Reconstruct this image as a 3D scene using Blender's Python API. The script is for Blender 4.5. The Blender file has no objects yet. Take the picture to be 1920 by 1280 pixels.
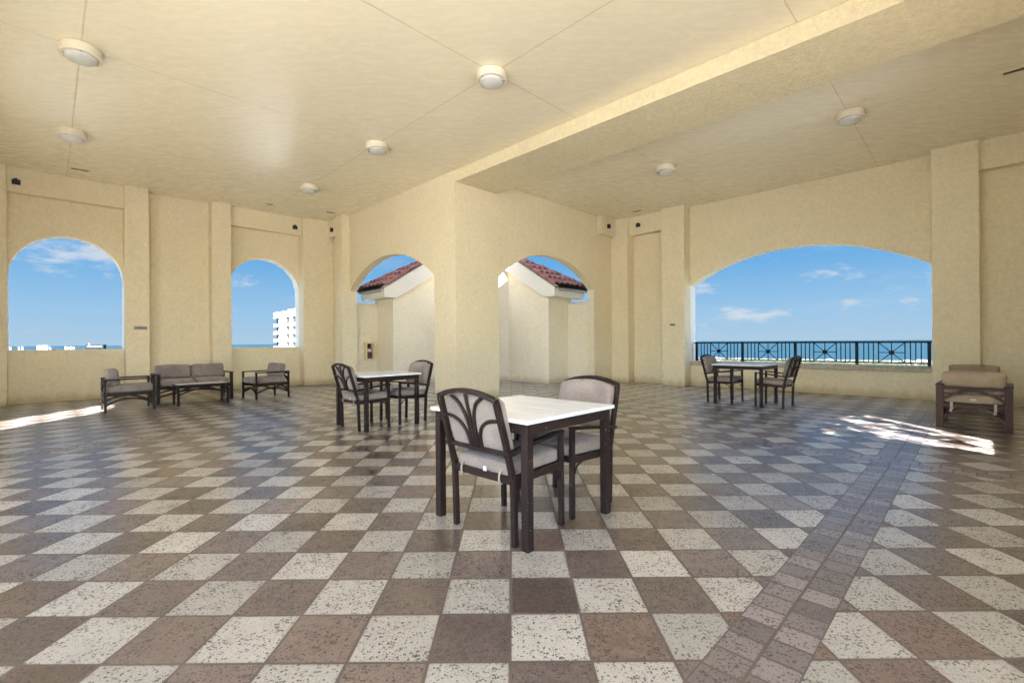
import bpy, bmesh, math, random
from mathutils import Vector, Matrix
random.seed(7)
R = math.radians
S2 = math.sqrt(2)
scene = bpy.context.scene
COL = scene.collection
EYE = 1.2
EXPO = 3.62
SKYK = 20.0 / 2 ** EXPO * 0.92; NISK = 1.3
CLOUD_OFF = (1.6619, 4.6072, 5.6689)
SUN_EL, SUN_AZ = 40.0, 0.0          # sun behind the camera, light travels along +Y

def UV(u, v, z=0.0):
    return Vector(((u - v) / S2, (u + v) / S2, z))

# ------------------------------------------------------------------ node helper
class NT:
    def __init__(s, tree):
        s.t = tree; s.n = tree.nodes; s.l = tree.links
    def new(s, typ, **kw):
        n = s.n.new(typ)
        for k, v in kw.items(): setattr(n, k, v)
        return n
    def put(s, sock, val):
        if isinstance(val, bpy.types.NodeSocket): s.l.new(val, sock)
        elif val is not None:
            if isinstance(val, (tuple, list)) and len(val) == 3 and sock.type == 'RGBA': val = (*val, 1)
            sock.default_value = val
    def m(s, op, a, b=None, c=None, clamp=False):
        n = s.new('ShaderNodeMath', operation=op, use_clamp=clamp)
        s.put(n.inputs[0], a)
        if b is not None: s.put(n.inputs[1], b)
        if c is not None: s.put(n.inputs[2], c)
        return n.outputs[0]
    def step(s, x, lo, hi):
        n = s.new('ShaderNodeMapRange', interpolation_type='SMOOTHSTEP')
        s.put(n.inputs[0], x); s.put(n.inputs[1], lo); s.put(n.inputs[2], hi)
        return n.outputs[0]
    def rng(s, x, a, b, c, d):
        n = s.new('ShaderNodeMapRange')
        for i, q in enumerate((x, a, b, c, d)): s.put(n.inputs[i], q)
        return n.outputs[0]
    def mix(s, f, a, b, mode='MIX'):
        n = s.new('ShaderNodeMix', data_type='RGBA', blend_type=mode)
        s.put(n.inputs[0], f); s.put(n.inputs[6], a); s.put(n.inputs[7], b)
        return n.outputs[2]
    def noise(s, vec, scale, detail=3, rough=0.55, dist=0.0):
        n = s.new('ShaderNodeTexNoise')
        if vec is not None: s.put(n.inputs['Vector'], vec)
        n.inputs['Scale'].default_value = scale; n.inputs['Detail'].default_value = detail
        n.inputs['Roughness'].default_value = rough; n.inputs['Distortion'].default_value = dist
        return n.outputs['Fac']
    def vor(s, vec, scale, feature='F1', out='Distance', rand=1.0):
        n = s.new('ShaderNodeTexVoronoi', feature=feature)
        if vec is not None: s.put(n.inputs['Vector'], vec)
        n.inputs['Scale'].default_value = scale; n.inputs['Randomness'].default_value = rand
        return n.outputs[out]
    def comb(s, x, y, z=0.0):
        n = s.new('ShaderNodeCombineXYZ')
        for i, q in enumerate((x, y, z)): s.put(n.inputs[i], q)
        return n.outputs[0]
    def sep(s, v):
        n = s.new('ShaderNodeSeparateXYZ'); s.put(n.inputs[0], v); return n.outputs
    def scalev(s, v, k):
        n = s.new('ShaderNodeVectorMath', operation='MULTIPLY'); s.put(n.inputs[0], v); n.inputs[1].default_value = k
        return n.outputs[0]
    def ramp(s, x, stops):
        n = s.new('ShaderNodeValToRGB'); s.put(n.inputs[0], x)
        e = n.color_ramp.elements
        while len(e) < len(stops): e.new(0.5)
        for el, (p, c) in zip(e, stops): el.position = p; el.color = (*c, 1)
        return n.outputs[0]
    def bump(s, h, strength=0.3, dist=0.01, normal=None):
        n = s.new('ShaderNodeBump'); s.put(n.inputs['Height'], h)
        n.inputs['Strength'].default_value = strength; n.inputs['Distance'].default_value = dist
        if normal is not None: s.put(n.inputs['Normal'], normal)
        return n.outputs[0]

MATS = {}
def material(name):
    m = bpy.data.materials.new(name); m.use_nodes = True
    t = NT(m.node_tree); bs = m.node_tree.nodes['Principled BSDF']
    MATS[name] = m
    return m, t, bs
def setp(t, bs, **kw):
    for k, v in kw.items(): t.put(bs.inputs[k.replace('_', ' ')], v)

def wallpos(t):
    g = t.new('ShaderNodeNewGeometry'); return g.outputs['Position']
def objpos(t):
    g = t.new('ShaderNodeTexCoord'); return g.outputs['Object']

def stucco(name, base, amp=0.075, bump=0.75, rough=0.85, dirt=True):
    m, t, bs = material(name)
    p = wallpos(t)
    big = t.noise(p, 0.9, 5, 0.65)
    mid = t.noise(p, 6.0, 3, 0.6)
    fine = t.noise(p, 55.0, 4, 0.65)
    grit = t.vor(p, 70.0)
    v = t.m('ADD', t.m('MULTIPLY', t.m('SUBTRACT', big, 0.5), amp * 2.2), t.m('MULTIPLY', t.m('SUBTRACT', mid, 0.5), amp))
    v = t.m('ADD', v, t.m('MULTIPLY', t.m('SUBTRACT', fine, 0.5), amp * 2.6))
    crs = t.noise(p, 15.0, 4, 0.75)
    v = t.m('ADD', v, t.m('MULTIPLY', t.m('SUBTRACT', crs, 0.5), amp * 5.6))
    k = t.m('ADD', 1.0, v)
    c = t.mix(1.0, base, t.comb(k, k, k), 'MULTIPLY')
    if dirt:   # rain and mop staining along the foot of the walls
        z = t.sep(p)[2]
        st = t.m('MULTIPLY', t.step(t.m('ADD', z, t.m('MULTIPLY', t.noise(t.scalev(p, (3, 3, 0.6)), 2.0, 4), -0.25)), 0.10, -0.14), 0.6)
        c = t.mix(st, c, (base[0] * 0.5, base[1] * 0.42, base[2] * 0.28))
    h = t.m('ADD', t.m('ADD', t.m('MULTIPLY', fine, 0.8), t.m('MULTIPLY', crs, 1.1)), t.m('MULTIPLY', grit, 0.5))
    setp(t, bs, Base_Color=c, Roughness=rough, Normal=t.bump(h, bump, 0.012))
    bs.inputs['Specular IOR Level'].default_value = 0.3
    return m

WALLC = (0.79, 0.695, 0.49)
M_wall = stucco('cream_stucco', WALLC)
M_beam = stucco('beam_stucco', (0.785, 0.69, 0.455), bump=0.9, amp=0.09, dirt=False)
M_reveal_skylit = stucco('skylit_reveal', (0.82, 0.79, 0.73), amp=0.04, bump=0.3, dirt=False)  # wall stucco lightened to carry sky light on the outer arch reveals
M_court = stucco('courtyard_stucco', (0.80, 0.735, 0.585))
M_ledge = stucco('stone_ledge', (0.46, 0.41, 0.32), amp=0.2, bump=0.6, dirt=False)
M_trim = stucco('painted_trim', (0.74, 0.70, 0.61), amp=0.04, bump=0.1, rough=0.5, dirt=False)
M_bounce_deck = stucco('sun_bounce_deck', (0.72, 0.71, 0.69), amp=0.05, bump=0.1, dirt=False)
M_weather = stucco('weathered_render', (0.20, 0.195, 0.185), amp=0.03, bump=0.1, dirt=False)
M_white = stucco('white_render', (0.66, 0.655, 0.64), amp=0.03, bump=0.1, dirt=False)

def ceiling_mat():
    m, t, bs = material('trowelled_ceiling')
    p = wallpos(t)
    s = t.sep(p)
    st = t.noise(t.scalev(p, (1.0, 3.0, 1)), 4.2, 6, 0.70, 0.6)
    blot = t.noise(p, 0.45, 3, 0.5)
    k = t.m('ADD', 1.0, t.m('ADD', t.m('MULTIPLY', t.m('SUBTRACT', st, 0.5), 0.06), t.m('MULTIPLY', t.m('SUBTRACT', blot, 0.5), 0.06)))
    c = t.mix(1.0, (0.82, 0.74, 0.55), t.comb(k, k, k), 'MULTIPLY')
    u = t.m('MULTIPLY', t.m('ADD', s[0], s[1]), 1 / S2)
    v = t.m('MULTIPLY', t.m('SUBTRACT', s[1], s[0]), 1 / S2)
    j = None
    for ax, vals in ((u, (0.3, 4.24, 9.05)), (v, (1.42, 4.55, 7.67, 10.76))):
        for q in vals:
            d = t.m('ABSOLUTE', t.m('SUBTRACT', ax, q))
            w = t.step(d, 0.011, 0.006)
            j = w if j is None else t.m('MAXIMUM', j, w)
    c = t.mix(t.m('MULTIPLY', j, 0.42), c, (0.34, 0.26, 0.13))
    rough = t.rng(st, 0.3, 0.7, 0.30, 0.46)
    h = t.m('SUBTRACT', t.m('MULTIPLY', st, 0.6), t.m('MULTIPLY', j, 0.8))
    setp(t, bs, Base_Color=c, Roughness=rough, Normal=t.bump(h, 0.30, 0.012))
    bs.inputs['Specular IOR Level'].default_value = 0.6
    t.put(bs.inputs['Coat Weight'], t.step(st, 0.35, 0.62)); bs.inputs['Coat Roughness'].default_value = 0.24
    t.put(bs.inputs['Coat Normal'], t.bump(h, 0.22, 0.012))
    return m
M_ceil = ceiling_mat()

def floor_mat():
    m, t, bs = material('checker_paver_floor')
    p = wallpos(t)
    x, y, z = t.sep(p)
    s = 0.308
    # the setting-out is a little uneven
    wob = t.noise(p, 0.8, 2)
    xx = t.m('ADD', x, t.m('MULTIPLY', t.m('SUBTRACT', wob, 0.5), 0.012))
    fx = t.m('DIVIDE', t.m('ADD', xx, 0.015), s)
    fy = t.m('DIVIDE', t.m('SUBTRACT', y, 1.743), s)
    ix, iy = t.m('FLOOR', fx), t.m('FLOOR', fy)
    par = t.m('FLOORED_MODULO', t.m('ADD', ix, iy), 2.0)
    def edge(f, size):
        q = t.m('FRACT', f)
        return t.m('MULTIPLY', t.m('MINIMUM', q, t.m('SUBTRACT', 1.0, q)), size)
    ed = t.m('MINIMUM', edge(fx, s), edge(fy, s))
    wn = t.new('ShaderNodeTexWhiteNoise', noise_dimensions='2D'); t.put(wn.inputs['Vector'], t.comb(ix, iy))
    rnd = wn.outputs['Value']; rc = t.sep(wn.outputs['Color'])
    # bands of small pavers
    u = t.m('MULTIPLY', t.m('ADD', x, y), 1 / S2)
    v = t.m('MULTIPLY', t.m('SUBTRACT', y, x), 1 / S2)
    def band(a, lo, b, pitch, extra=None):
        q = t.m('DIVIDE', t.m('SUBTRACT', a, lo), 0.148)
        row = t.m('FLOOR', q)
        k = t.m('DIVIDE', t.m('ADD', b, t.m('MULTIPLY', row, 0.06)), pitch)
        e = t.m('MINIMUM', edge(q, 0.148), edge(k, pitch))
        msk = t.m('MULTIPLY', t.m('GREATER_THAN', q, 0.0), t.m('LESS_THAN', q, 2.0))
        if extra is not None: msk = t.m('MULTIPLY', msk, extra)
        w = t.new('ShaderNodeTexWhiteNoise', noise_dimensions='2D'); t.put(w.inputs['Vector'], t.comb(t.m('FLOOR', k), t.m('ADD', row, 40.0)))
        return msk, e, w.outputs['Value']
    bands = [band(v, 0.44, u, 0.137), band(v, 7.30, u, 0.15, t.m('LESS_THAN', u, 6.02)), band(u, 5.72, v, 0.15, t.m('LESS_THAN', v, 7.30))]
    bm = be = br = None
    for k, e, r_ in bands:
        if bm is None: bm, be, br = k, e, r_
        else:
            be = t.m('ADD', t.m('MULTIPLY', e, k), t.m('MULTIPLY', be, t.m('SUBTRACT', 1.0, k)))
            br = t.m('ADD', t.m('MULTIPLY', r_, k), t.m('MULTIPLY', br, t.m('SUBTRACT', 1.0, k)))
            bm = t.m('MAXIMUM', bm, k)
    # colours
    off = t.new('ShaderNodeVectorMath', operation='ADD'); t.put(off.inputs[0], p); t.put(off.inputs[1], t.scalev(wn.outputs['Color'], (7, 7, 3)))
    pp = off.outputs[0]
    n1 = t.noise(pp, 9.0, 4, 0.6); n2 = t.noise(pp, 120.0, 3, 0.6)
    clus = t.noise(pp, 8.0, 3, 0.6)
    wig = t.new('ShaderNodeVectorMath', operation='ADD'); t.put(wig.inputs[0], pp)
    nz = t.new('ShaderNodeTexNoise'); t.put(nz.inputs['Vector'], pp); nz.inputs['Scale'].default_value = 110
    t.put(wig.inputs[1], t.scalev(nz.outputs['Color'], (0.012, 0.012, 0.0)))
    pv = t.new('ShaderNodeTexVoronoi'); t.put(pv.inputs['Vector'], wig.outputs[0]); pv.inputs['Scale'].default_value = 88.0
    psz = t.sep(pv.outputs['Color'])
    rad = t.m('MULTIPLY', t.m('SUBTRACT', t.m('ADD', psz[0], t.m('MULTIPLY', clus, 1.15)), 0.78), 0.70)
    pit = t.m('MULTIPLY', t.step(t.m('SUBTRACT', rad, pv.outputs['Distance']), -0.03, 0.06), 1.0, clamp=True)
    pv2 = t.new('ShaderNodeTexVoronoi'); t.put(pv2.inputs['Vector'], wig.outputs[0]); pv2.inputs['Scale'].default_value = 210.0
    p2 = t.sep(pv2.outputs['Color'])
    pit2 = t.step(t.m('SUBTRACT', t.m('MULTIPLY', t.m('SUBTRACT', t.m('ADD', p2[1], t.m('MULTIPLY', clus, 0.7)), 0.70), 0.85), pv2.outputs['Distance']), -0.05, 0.08)
    fleck = t.step(n2, 0.50, 0.72)
    cream = t.mix(n1, (0.30, 0.288, 0.270), (0.47, 0.455, 0.43))
    cream = t.mix(t.m('MULTIPLY', rnd, 0.30), cream, (0.37, 0.345, 0.315))
    cream = t.mix(t.m('MULTIPLY', fleck, 0.50), cream, (0.27, 0.235, 0.20))
    brown = t.mix(n1, (0.054, 0.033, 0.028), (0.118, 0.076, 0.064))
    brown = t.mix(t.m('MULTIPLY', rc[0], 0.85), brown, (0.110, 0.090, 0.098))
    brown = t.mix(t.m('MULTIPLY', t.step(rc[1], 0.5, 0.95), 0.8), brown, (0.165, 0.088, 0.050))
    brown = t.mix(t.m('MULTIPLY', t.step(rc[2], 0.6, 1.0), 0.65), brown, (0.070, 0.048, 0.046))
    brown = t.mix(t.m('MULTIPLY', t.step(rc[2], 0.35, 0.0), 0.60), brown, (0.255, 0.190, 0.168))
    brown = t.mix(t.m('MULTIPLY', fleck, 0.40), brown, (0.27, 0.21, 0.18))
    n3 = t.noise(pp, 28.0, 4, 0.7)
    brown = t.mix(t.rng(n3, 0.42, 0.75, 0.0, 0.55), brown, (0.215, 0.165, 0.145))
    brown = t.mix(t.rng(n3, 0.5, 0.3, 0.0, 0.5), brown, (0.040, 0.027, 0.025))
    cream = t.mix(t.rng(n3, 0.55, 0.75, 0.0, 0.35), cream, (0.27, 0.24, 0.205))
    tile = t.mix(par, cream, brown)
    tv = t.m('ADD', t.rng(rnd, 0, 1, 0.56, 1.06), t.m('MULTIPLY', t.m('SUBTRACT', 1.0, par), 0.18))
    tile = t.mix(1.0, tile, t.comb(tv, tv, tv), 'MULTIPLY')
    brick = t.mix(br, (0.085, 0.068, 0.072), (0.25, 0.215, 0.220))
    brick = t.mix(t.m('MULTIPLY', fleck, 0.35), brick, (0.33, 0.28, 0.26))
    c = t.mix(bm, tile, brick)
    dk = t.m('MULTIPLY', t.m('MAXIMUM', pit, t.m('MULTIPLY', pit2, 0.75)), t.m('ADD', 0.68, t.m('MULTIPLY', psz[2], 0.30)))
    c = t.mix(dk, c, (0.045, 0.036, 0.033))
    pit = dk
    ee = t.m('ADD', t.m('MULTIPLY', be, bm), t.m('MULTIPLY', ed, t.m('SUBTRACT', 1.0, bm)))
    ee = t.m('ADD', ee, t.m('MULTIPLY', t.m('SUBTRACT', t.noise(p, 40, 2), 0.5), 0.003))
    c = t.mix(t.m('MULTIPLY', t.step(t.m('ADD', ee, t.m('MULTIPLY', n1, 0.02)), 0.032, 0.006), 0.32), c, (0.11, 0.085, 0.072))
    gr = t.step(ee, 0.0074, 0.0046)
    c = t.mix(gr, c, t.mix(t.noise(p, 3.0, 3), (0.062, 0.045, 0.038), (0.125, 0.098, 0.083)))
    wear = t.noise(p, 0.55, 4, 0.6)
    c = t.mix(t.m('MULTIPLY', t.step(wear, 0.4, 0.75), 0.14), c, (0.26, 0.22, 0.19))
    rough = t.m('ADD', t.rng(n1, 0.25, 0.75, 0.33, 0.42), t.m('MULTIPLY', t.m('MAXIMUM', pit, gr), 0.4))
    rough = t.m('ADD', rough, t.m('MULTIPLY', wear, 0.10))
    h = t.m('ADD', t.m('MULTIPLY', n1, 0.35), t.m('MULTIPLY', n2, 0.18))
    h = t.m('SUBTRACT', h, t.m('MULTIPLY', pit, 0.5))
    pil = t.step(ee, 0.0, 0.016)
    h = t.m('ADD', h, t.m('MULTIPLY', pil, 0.55))
    setp(t, bs, Base_Color=c, Roughness=rough, Normal=t.bump(h, 0.30, 0.006))
    bs.inputs['Specular IOR Level'].default_value = 0.55
    # clear sealer over the pavers, worn in places
    bs.inputs['Coat IOR'].default_value = 1.6
    t.put(bs.inputs['Coat Weight'], t.m('MULTIPLY', t.step(wear, 0.85, 0.40), t.m('SUBTRACT', 1.0, t.m('MULTIPLY', gr, 0.8))))
    t.put(bs.inputs['Coat Roughness'], t.rng(n1, 0.25, 0.75, 0.21, 0.26))
    t.put(bs.inputs['Coat Normal'], t.bump(h, 0.16, 0.006))
    return m
M_floor = floor_mat()

def simple(name, col, rough=0.5, metal=0.0, amp=0.12, scale=25.0, bump=0.0, spec=0.5, obj=True):
    m, t, bs = material(name)
    p = objpos(t) if obj else wallpos(t)
    n = t.noise(p, scale, 4, 0.6)
    k = t.m('ADD', 1.0, t.m('MULTIPLY', t.m('SUBTRACT', n, 0.5), amp * 2))
    c = t.mix(1.0, col, t.comb(k, k, k), 'MULTIPLY')
    kw = dict(Base_Color=c, Roughness=t.rng(n, 0.3, 0.7, max(0.30, rough - 0.08), min(1, max(0.34, rough + 0.08))), Metallic=metal)
    if bump: kw['Normal'] = t.bump(n, bump, 0.004)
    setp(t, bs, **kw)
    bs.inputs['Specular IOR Level'].default_value = spec
    return m

def metal_mat():
    m, t, bs = material('bronze_painted_metal')
    p = objpos(t)
    n = t.noise(p, 18.0, 4, 0.6)
    c = t.mix(n, (0.016, 0.0098, 0.0090), (0.028, 0.0175, 0.0160))
    chip = t.m('MULTIPLY', t.step(t.noise(p, 55.0, 3, 0.7), 0.66, 0.70), t.step(t.noise(p, 4.0, 2), 0.50, 0.60))
    c = t.mix(t.m('MULTIPLY', chip, 0.7), c, (0.42, 0.38, 0.36))
    setp(t, bs, Base_Color=c, Roughness=t.rng(n, 0.3, 0.7, 0.34, 0.46))
    bs.inputs['Specular IOR Level'].default_value = 0.18
    return m
M_metal = metal_mat()

def fabric_mat(name, a, b):
    m, t, bs = material(name)
    p = objpos(t)
    s = t.sep(p)
    w1 = t.noise(t.scalev(p, (1, 1, 14)), 26.0, 3, 0.6)
    w2 = t.noise(t.scalev(p, (14, 14, 1)), 18.0, 3, 0.6)
    blot = t.noise(p, 5.0, 4, 0.6)
    f = t.m('ADD', t.m('MULTIPLY', w1, 0.35), t.m('ADD', t.m('MULTIPLY', w2, 0.35), t.m('MULTIPLY', blot, 0.45)))
    c = t.mix(t.rng(f, 0.38, 0.78, 0.0, 1.0), a, b)
    wave = t.m('ADD', t.m('ADD', w1, w2), t.m('MULTIPLY', blot, 1.5))
    setp(t, bs, Base_Color=c, Roughness=0.92, Normal=t.bump(wave, 0.35, 0.004))
    bs.inputs['Sheen Weight'].default_value = 0.15
    bs.inputs['Specular IOR Level'].default_value = 0.2
    return m
M_fabric = fabric_mat('taupe_fabric', (0.140, 0.110, 0.096), (0.355, 0.300, 0.265))
M_metal_sunlit = simple('sunlit_bronze_metal', (0.052, 0.027, 0.019), 0.42, amp=0.15, scale=18, spec=0.15)  # frame metal made browner, sun bounce put into the colour
M_tan = fabric_mat('tan_fabric', (0.240, 0.180, 0.115), (0.380, 0.295, 0.200))
M_strap = simple('taupe_strap', (0.30, 0.265, 0.225), 0.9)
M_tag = simple('white_tag', (0.50, 0.50, 0.48), 0.7)
def top_mat():
    m, t, bs = material('white_tabletop')
    p = objpos(t)
    g = t.noise(t.scalev(p, (1.5, 22, 1)), 5.0, 4, 0.6)
    setp(t, bs, Base_Color=t.mix(g, (0.60, 0.62, 0.65), (0.72, 0.74, 0.77)), Roughness=0.32)
    return m
M_top = top_mat()
M_stone = simple('pale_stone_top', (0.55, 0.53, 0.50), 0.35, amp=0.15, scale=30)
M_rail = simple('dark_green_rail', (0.004, 0.009, 0.012), 0.45, amp=0.1, spec=0.2)
M_black = simple('black_plastic', (0.006, 0.006, 0.007), 0.5)
M_housing = simple('cream_lamp_housing', (0.70, 0.64, 0.50), 0.45, amp=0.06, scale=14)
M_plaque = simple('grey_plaque', (0.42, 0.37, 0.36), 0.5)
M_plaqueframe = simple('plaque_border', (0.20, 0.15, 0.14), 0.5)
M_cab = simple('cream_cabinet', (0.74, 0.63, 0.38), 0.4)
M_red = simple('red_cylinder', (0.10, 0.008, 0.008), 0.35)
M_silver = simple('pale_label', (0.55, 0.55, 0.55), 0.4)
M_steel = simple('zinc_flashing', (0.42, 0.43, 0.45), 0.45, metal=0.3)
M_dark = simple('dark_window', (0.006, 0.008, 0.011), 0.32, spec=0.2)
M_navy = simple('navy_facade', (0.003, 0.008, 0.016), 0.4, obj=False, scale=0.3)
M_grey = simple('grey_concrete', (0.42, 0.42, 0.42), 0.8, obj=False, scale=0.3)
M_pale = simple('pale_concrete', (0.72, 0.70, 0.66), 0.8, obj=False, scale=0.3)

def dome_mat():
    m, t, bs = material('prismatic_lamp_glass')
    p = objpos(t)
    x, y, z = t.sep(p)
    ang = t.m('ARCTAN2', y, x)
    rib = t.m('SINE', t.m('MULTIPLY', ang, 60.0))
    n = t.noise(p, 9.0, 3)
    c = t.mix(n, (0.46, 0.46, 0.43), (0.66, 0.66, 0.62))
    setp(t, bs, Base_Color=c, Roughness=0.18, Normal=t.bump(rib, 0.15, 0.003))
    bs.inputs['Specular IOR Level'].default_value = 0.8
    return m
M_dome = dome_mat()

def tile_mat():
    m, t, bs = material('terracotta_tile')
    p = wallpos(t)
    n = t.noise(p, 5.0, 4, 0.65); f = t.noise(p, 60, 3)
    c = t.mix(n, (0.26, 0.085, 0.060), (0.46, 0.20, 0.145))
    c = t.mix(t.m('MULTIPLY', t.step(f, 0.58, 0.72), 0.4), c, (0.36, 0.27, 0.24))
    setp(t, bs, Base_Color=c, Roughness=0.8, Normal=t.bump(f, 0.3, 0.004))
    return m
M_tile = tile_mat()
M_hollow_shade = simple('tile_hollow_shade', (0.02, 0.018, 0.018), 0.9)  # black sheet standing in for shade inside the tile hollows

def sea_mat():
    m, t, bs = material('sea_water')
    p = wallpos(t)
    n = t.noise(t.scalev(p, (1, 1, 0)), 0.012, 4, 0.6)
    w = t.noise(t.scalev(p, (0.35, 1, 0)), 0.09, 4, 0.65)
    c = t.mix(n, (0.004, 0.022, 0.036), (0.006, 0.033, 0.044))
    setp(t, bs, Base_Color=c, Roughness=0.30, Normal=t.bump(w, 0.7, 4.0))
    return m
M_sea = sea_mat()

def land_mat():
    m, t, bs = material('coastal_land')
    p = wallpos(t)
    x, y, z = t.sep(p)
    a = t.noise(p, 0.02, 5, 0.65); b = t.noise(p, 0.09, 4, 0.6); r_ = t.vor(p, 0.035, out='Color')
    c = t.mix(t.step(a, 0.42, 0.58), (0.016, 0.026, 0.012), (0.08, 0.075, 0.058))
    c = t.mix(t.step(b, 0.56, 0.62), c, (0.17, 0.165, 0.15))
    # sand along the shore: shore line is  y + 0.74 x = const
    d = t.m('SUBTRACT', 2165.0, t.m('ADD', y, t.m('MULTIPLY', x, 0.74)))
    d = t.m('ADD', d, t.m('MULTIPLY', t.noise(p, 0.01, 3), 60))
    c = t.mix(t.step(d, 230.0, 130.0), c, (0.17, 0.155, 0.125))
    setp(t, bs, Base_Color=c, Roughness=0.95)
    return m
M_land = land_mat()

def leaf_mat():
    m, t, bs = material('coastal_leaves')
    p = wallpos(t)
    c = t.mix(t.noise(p, 0.3, 3), (0.014, 0.024, 0.010), (0.036, 0.046, 0.022))
    setp(t, bs, Base_Color=c, Roughness=0.8)
    return m
M_leaf = leaf_mat()

# ------------------------------------------------------------------ mesh helpers
def link(o, parent=None):
    COL.objects.link(o)
    if parent is not None: o.parent = parent
    return o
def mesh_obj(name, bm, mat, parent=None, smooth=False, rot=0.0, loc=None, bevel=0.0):
    bmesh.ops.recalc_face_normals(bm, faces=bm.faces)
    me = bpy.data.meshes.new(name); bm.to_mesh(me); bm.free()
    for mm in (mat if isinstance(mat, (list, tuple)) else [mat]): me.materials.append(mm)
    if smooth:
        for f in me.polygons: f.use_smooth = True
    o = bpy.data.objects.new(name, me)
    if rot: o.rotation_euler = (0, 0, rot)
    if loc is not None: o.location = loc
    link(o, parent)
    if bevel:
        b = o.modifiers.new('edge', 'BEVEL'); b.width = bevel; b.segments = 2; b.limit_method = 'ANGLE'; b.angle_limit = R(50)
    return o
def tag(o, label, cat, group=None, kind=None):
    if label: o['label'] = label
    if cat: o['category'] = cat
    if group: o['group'] = group
    if kind: o['kind'] = kind
    return o
def empty(name, loc=(0, 0, 0), rz=0.0):
    o = bpy.data.objects.new(name, None); o.empty_display_size = 0.1
    o.location = loc; o.rotation_euler = (0, 0, rz)
    return link(o)
def box(bm, x0, x1, y0, y1, z0, z1):
    vs = [bm.verts.new(c) for c in ((x0, y0, z0), (x1, y0, z0), (x1, y1, z0), (x0, y1, z0), (x0, y0, z1), (x1, y0, z1), (x1, y1, z1), (x0, y1, z1))]
    for f in ((0, 3, 2, 1), (4, 5, 6, 7), (0, 1, 5, 4), (1, 2, 6, 5), (2, 3, 7, 6), (3, 0, 4, 7)):
        bm.faces.new([vs[i] for i in f])
    return vs
def boxes(*bs):
    bm = bmesh.new()
    for b in bs: box(bm, *b)
    return bm
def prism(bm, pts, z0, z1):
    lo = [bm.verts.new((p[0], p[1], z0 if not callable(z0) else z0(*p))) for p in pts]
    hi = [bm.verts.new((p[0], p[1], z1 if not callable(z1) else z1(*p))) for p in pts]
    n = len(pts)
    bm.faces.new(lo); bm.faces.new(hi)
    for i in range(n): bm.faces.new((lo[i], lo[(i + 1) % n], hi[(i + 1) % n], hi[i]))
def bar(bm, pts, w, h, up=Vector((0, 0, 1)), closed=False):
    """square or flat bar swept along pts; w across, h along up"""
    pts = [Vector(p) for p in pts]; n = len(pts); rings = []
    for i, p in enumerate(pts):
        a = pts[max(i - 1, 0)]; b = pts[min(i + 1, n - 1)]
        d = (b - a).normalized()
        side = d.cross(up)
        if side.length < 1e-4: side = d.cross(Vector((1, 0, 0)))
        side.normalize(); u2 = side.cross(d).normalized()
        k = 1.0
        if 0 < i < n - 1:
            c = (pts[i] - pts[i - 1]).normalized().dot((pts[i + 1] - pts[i]).normalized())
            k = 1.0 / max(0.6, math.sqrt(max(0.0, (1 + c) / 2)))
        rings.append([bm.verts.new(p + side * sx * w / 2 * (1 if abs(side.dot(up)) > 0.5 else 1) + u2 * sy * h / 2 * k) for sx, sy in ((-1, -1), (1, -1), (1, 1), (-1, 1))])
    for i in range(n - 1):
        for j in range(4):
            bm.faces.new((rings[i][j], rings[i][(j + 1) % 4], rings[i + 1][(j + 1) % 4], rings[i + 1][j]))
    bm.faces.new(rings[0][::-1]); bm.faces.new(rings[-1])
def tube(bm, pts, r, seg=8):
    pts = [Vector(p) for p in pts]; n = len(pts); rings = []
    nrm = None
    for i, p in enumerate(pts):
        d = (pts[min(i + 1, n - 1)] - pts[max(i - 1, 0)]).normalized()
        if nrm is None:
            nrm = d.cross(Vector((0.31, 0.2, 0.93)))
            if nrm.length < 1e-3: nrm = d.cross(Vector((1, 0, 0)))
        nrm = (nrm - d * nrm.dot(d)).normalized(); bi = d.cross(nrm)
        rr = r[i] if isinstance(r, (list, tuple)) else r
        rings.append([bm.verts.new(p + (nrm * math.cos(a) + bi * math.sin(a)) * rr) for a in (2 * math.pi * k / seg for k in range(seg))])
    for i in range(n - 1):
        for j in range(seg):
            bm.faces.new((rings[i][j], rings[i][(j + 1) % seg], rings[i + 1][(j + 1) % seg], rings[i + 1][j]))
    bm.faces.new(rings[0][::-1]); bm.faces.new(rings[-1])
def lathe(bm, prof, seg=40):
    rings = []
    for r, z in prof:
        if r < 1e-6: rings.append([bm.verts.new((0, 0, z))])
        else: rings.append([bm.verts.new((r * math.cos(2 * math.pi * k / seg), r * math.sin(2 * math.pi * k / seg), z)) for k in range(seg)])
    for a, b in zip(rings, rings[1:]):
        for k in range(seg):
            q = [a[k % len(a)], a[(k + 1) % len(a)], b[(k + 1) % len(b)], b[k % len(b)]]
            u = []
            for v in q:
                if v not in u: u.append(v)
            if len(u) > 2: bm.faces.new(u)
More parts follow.
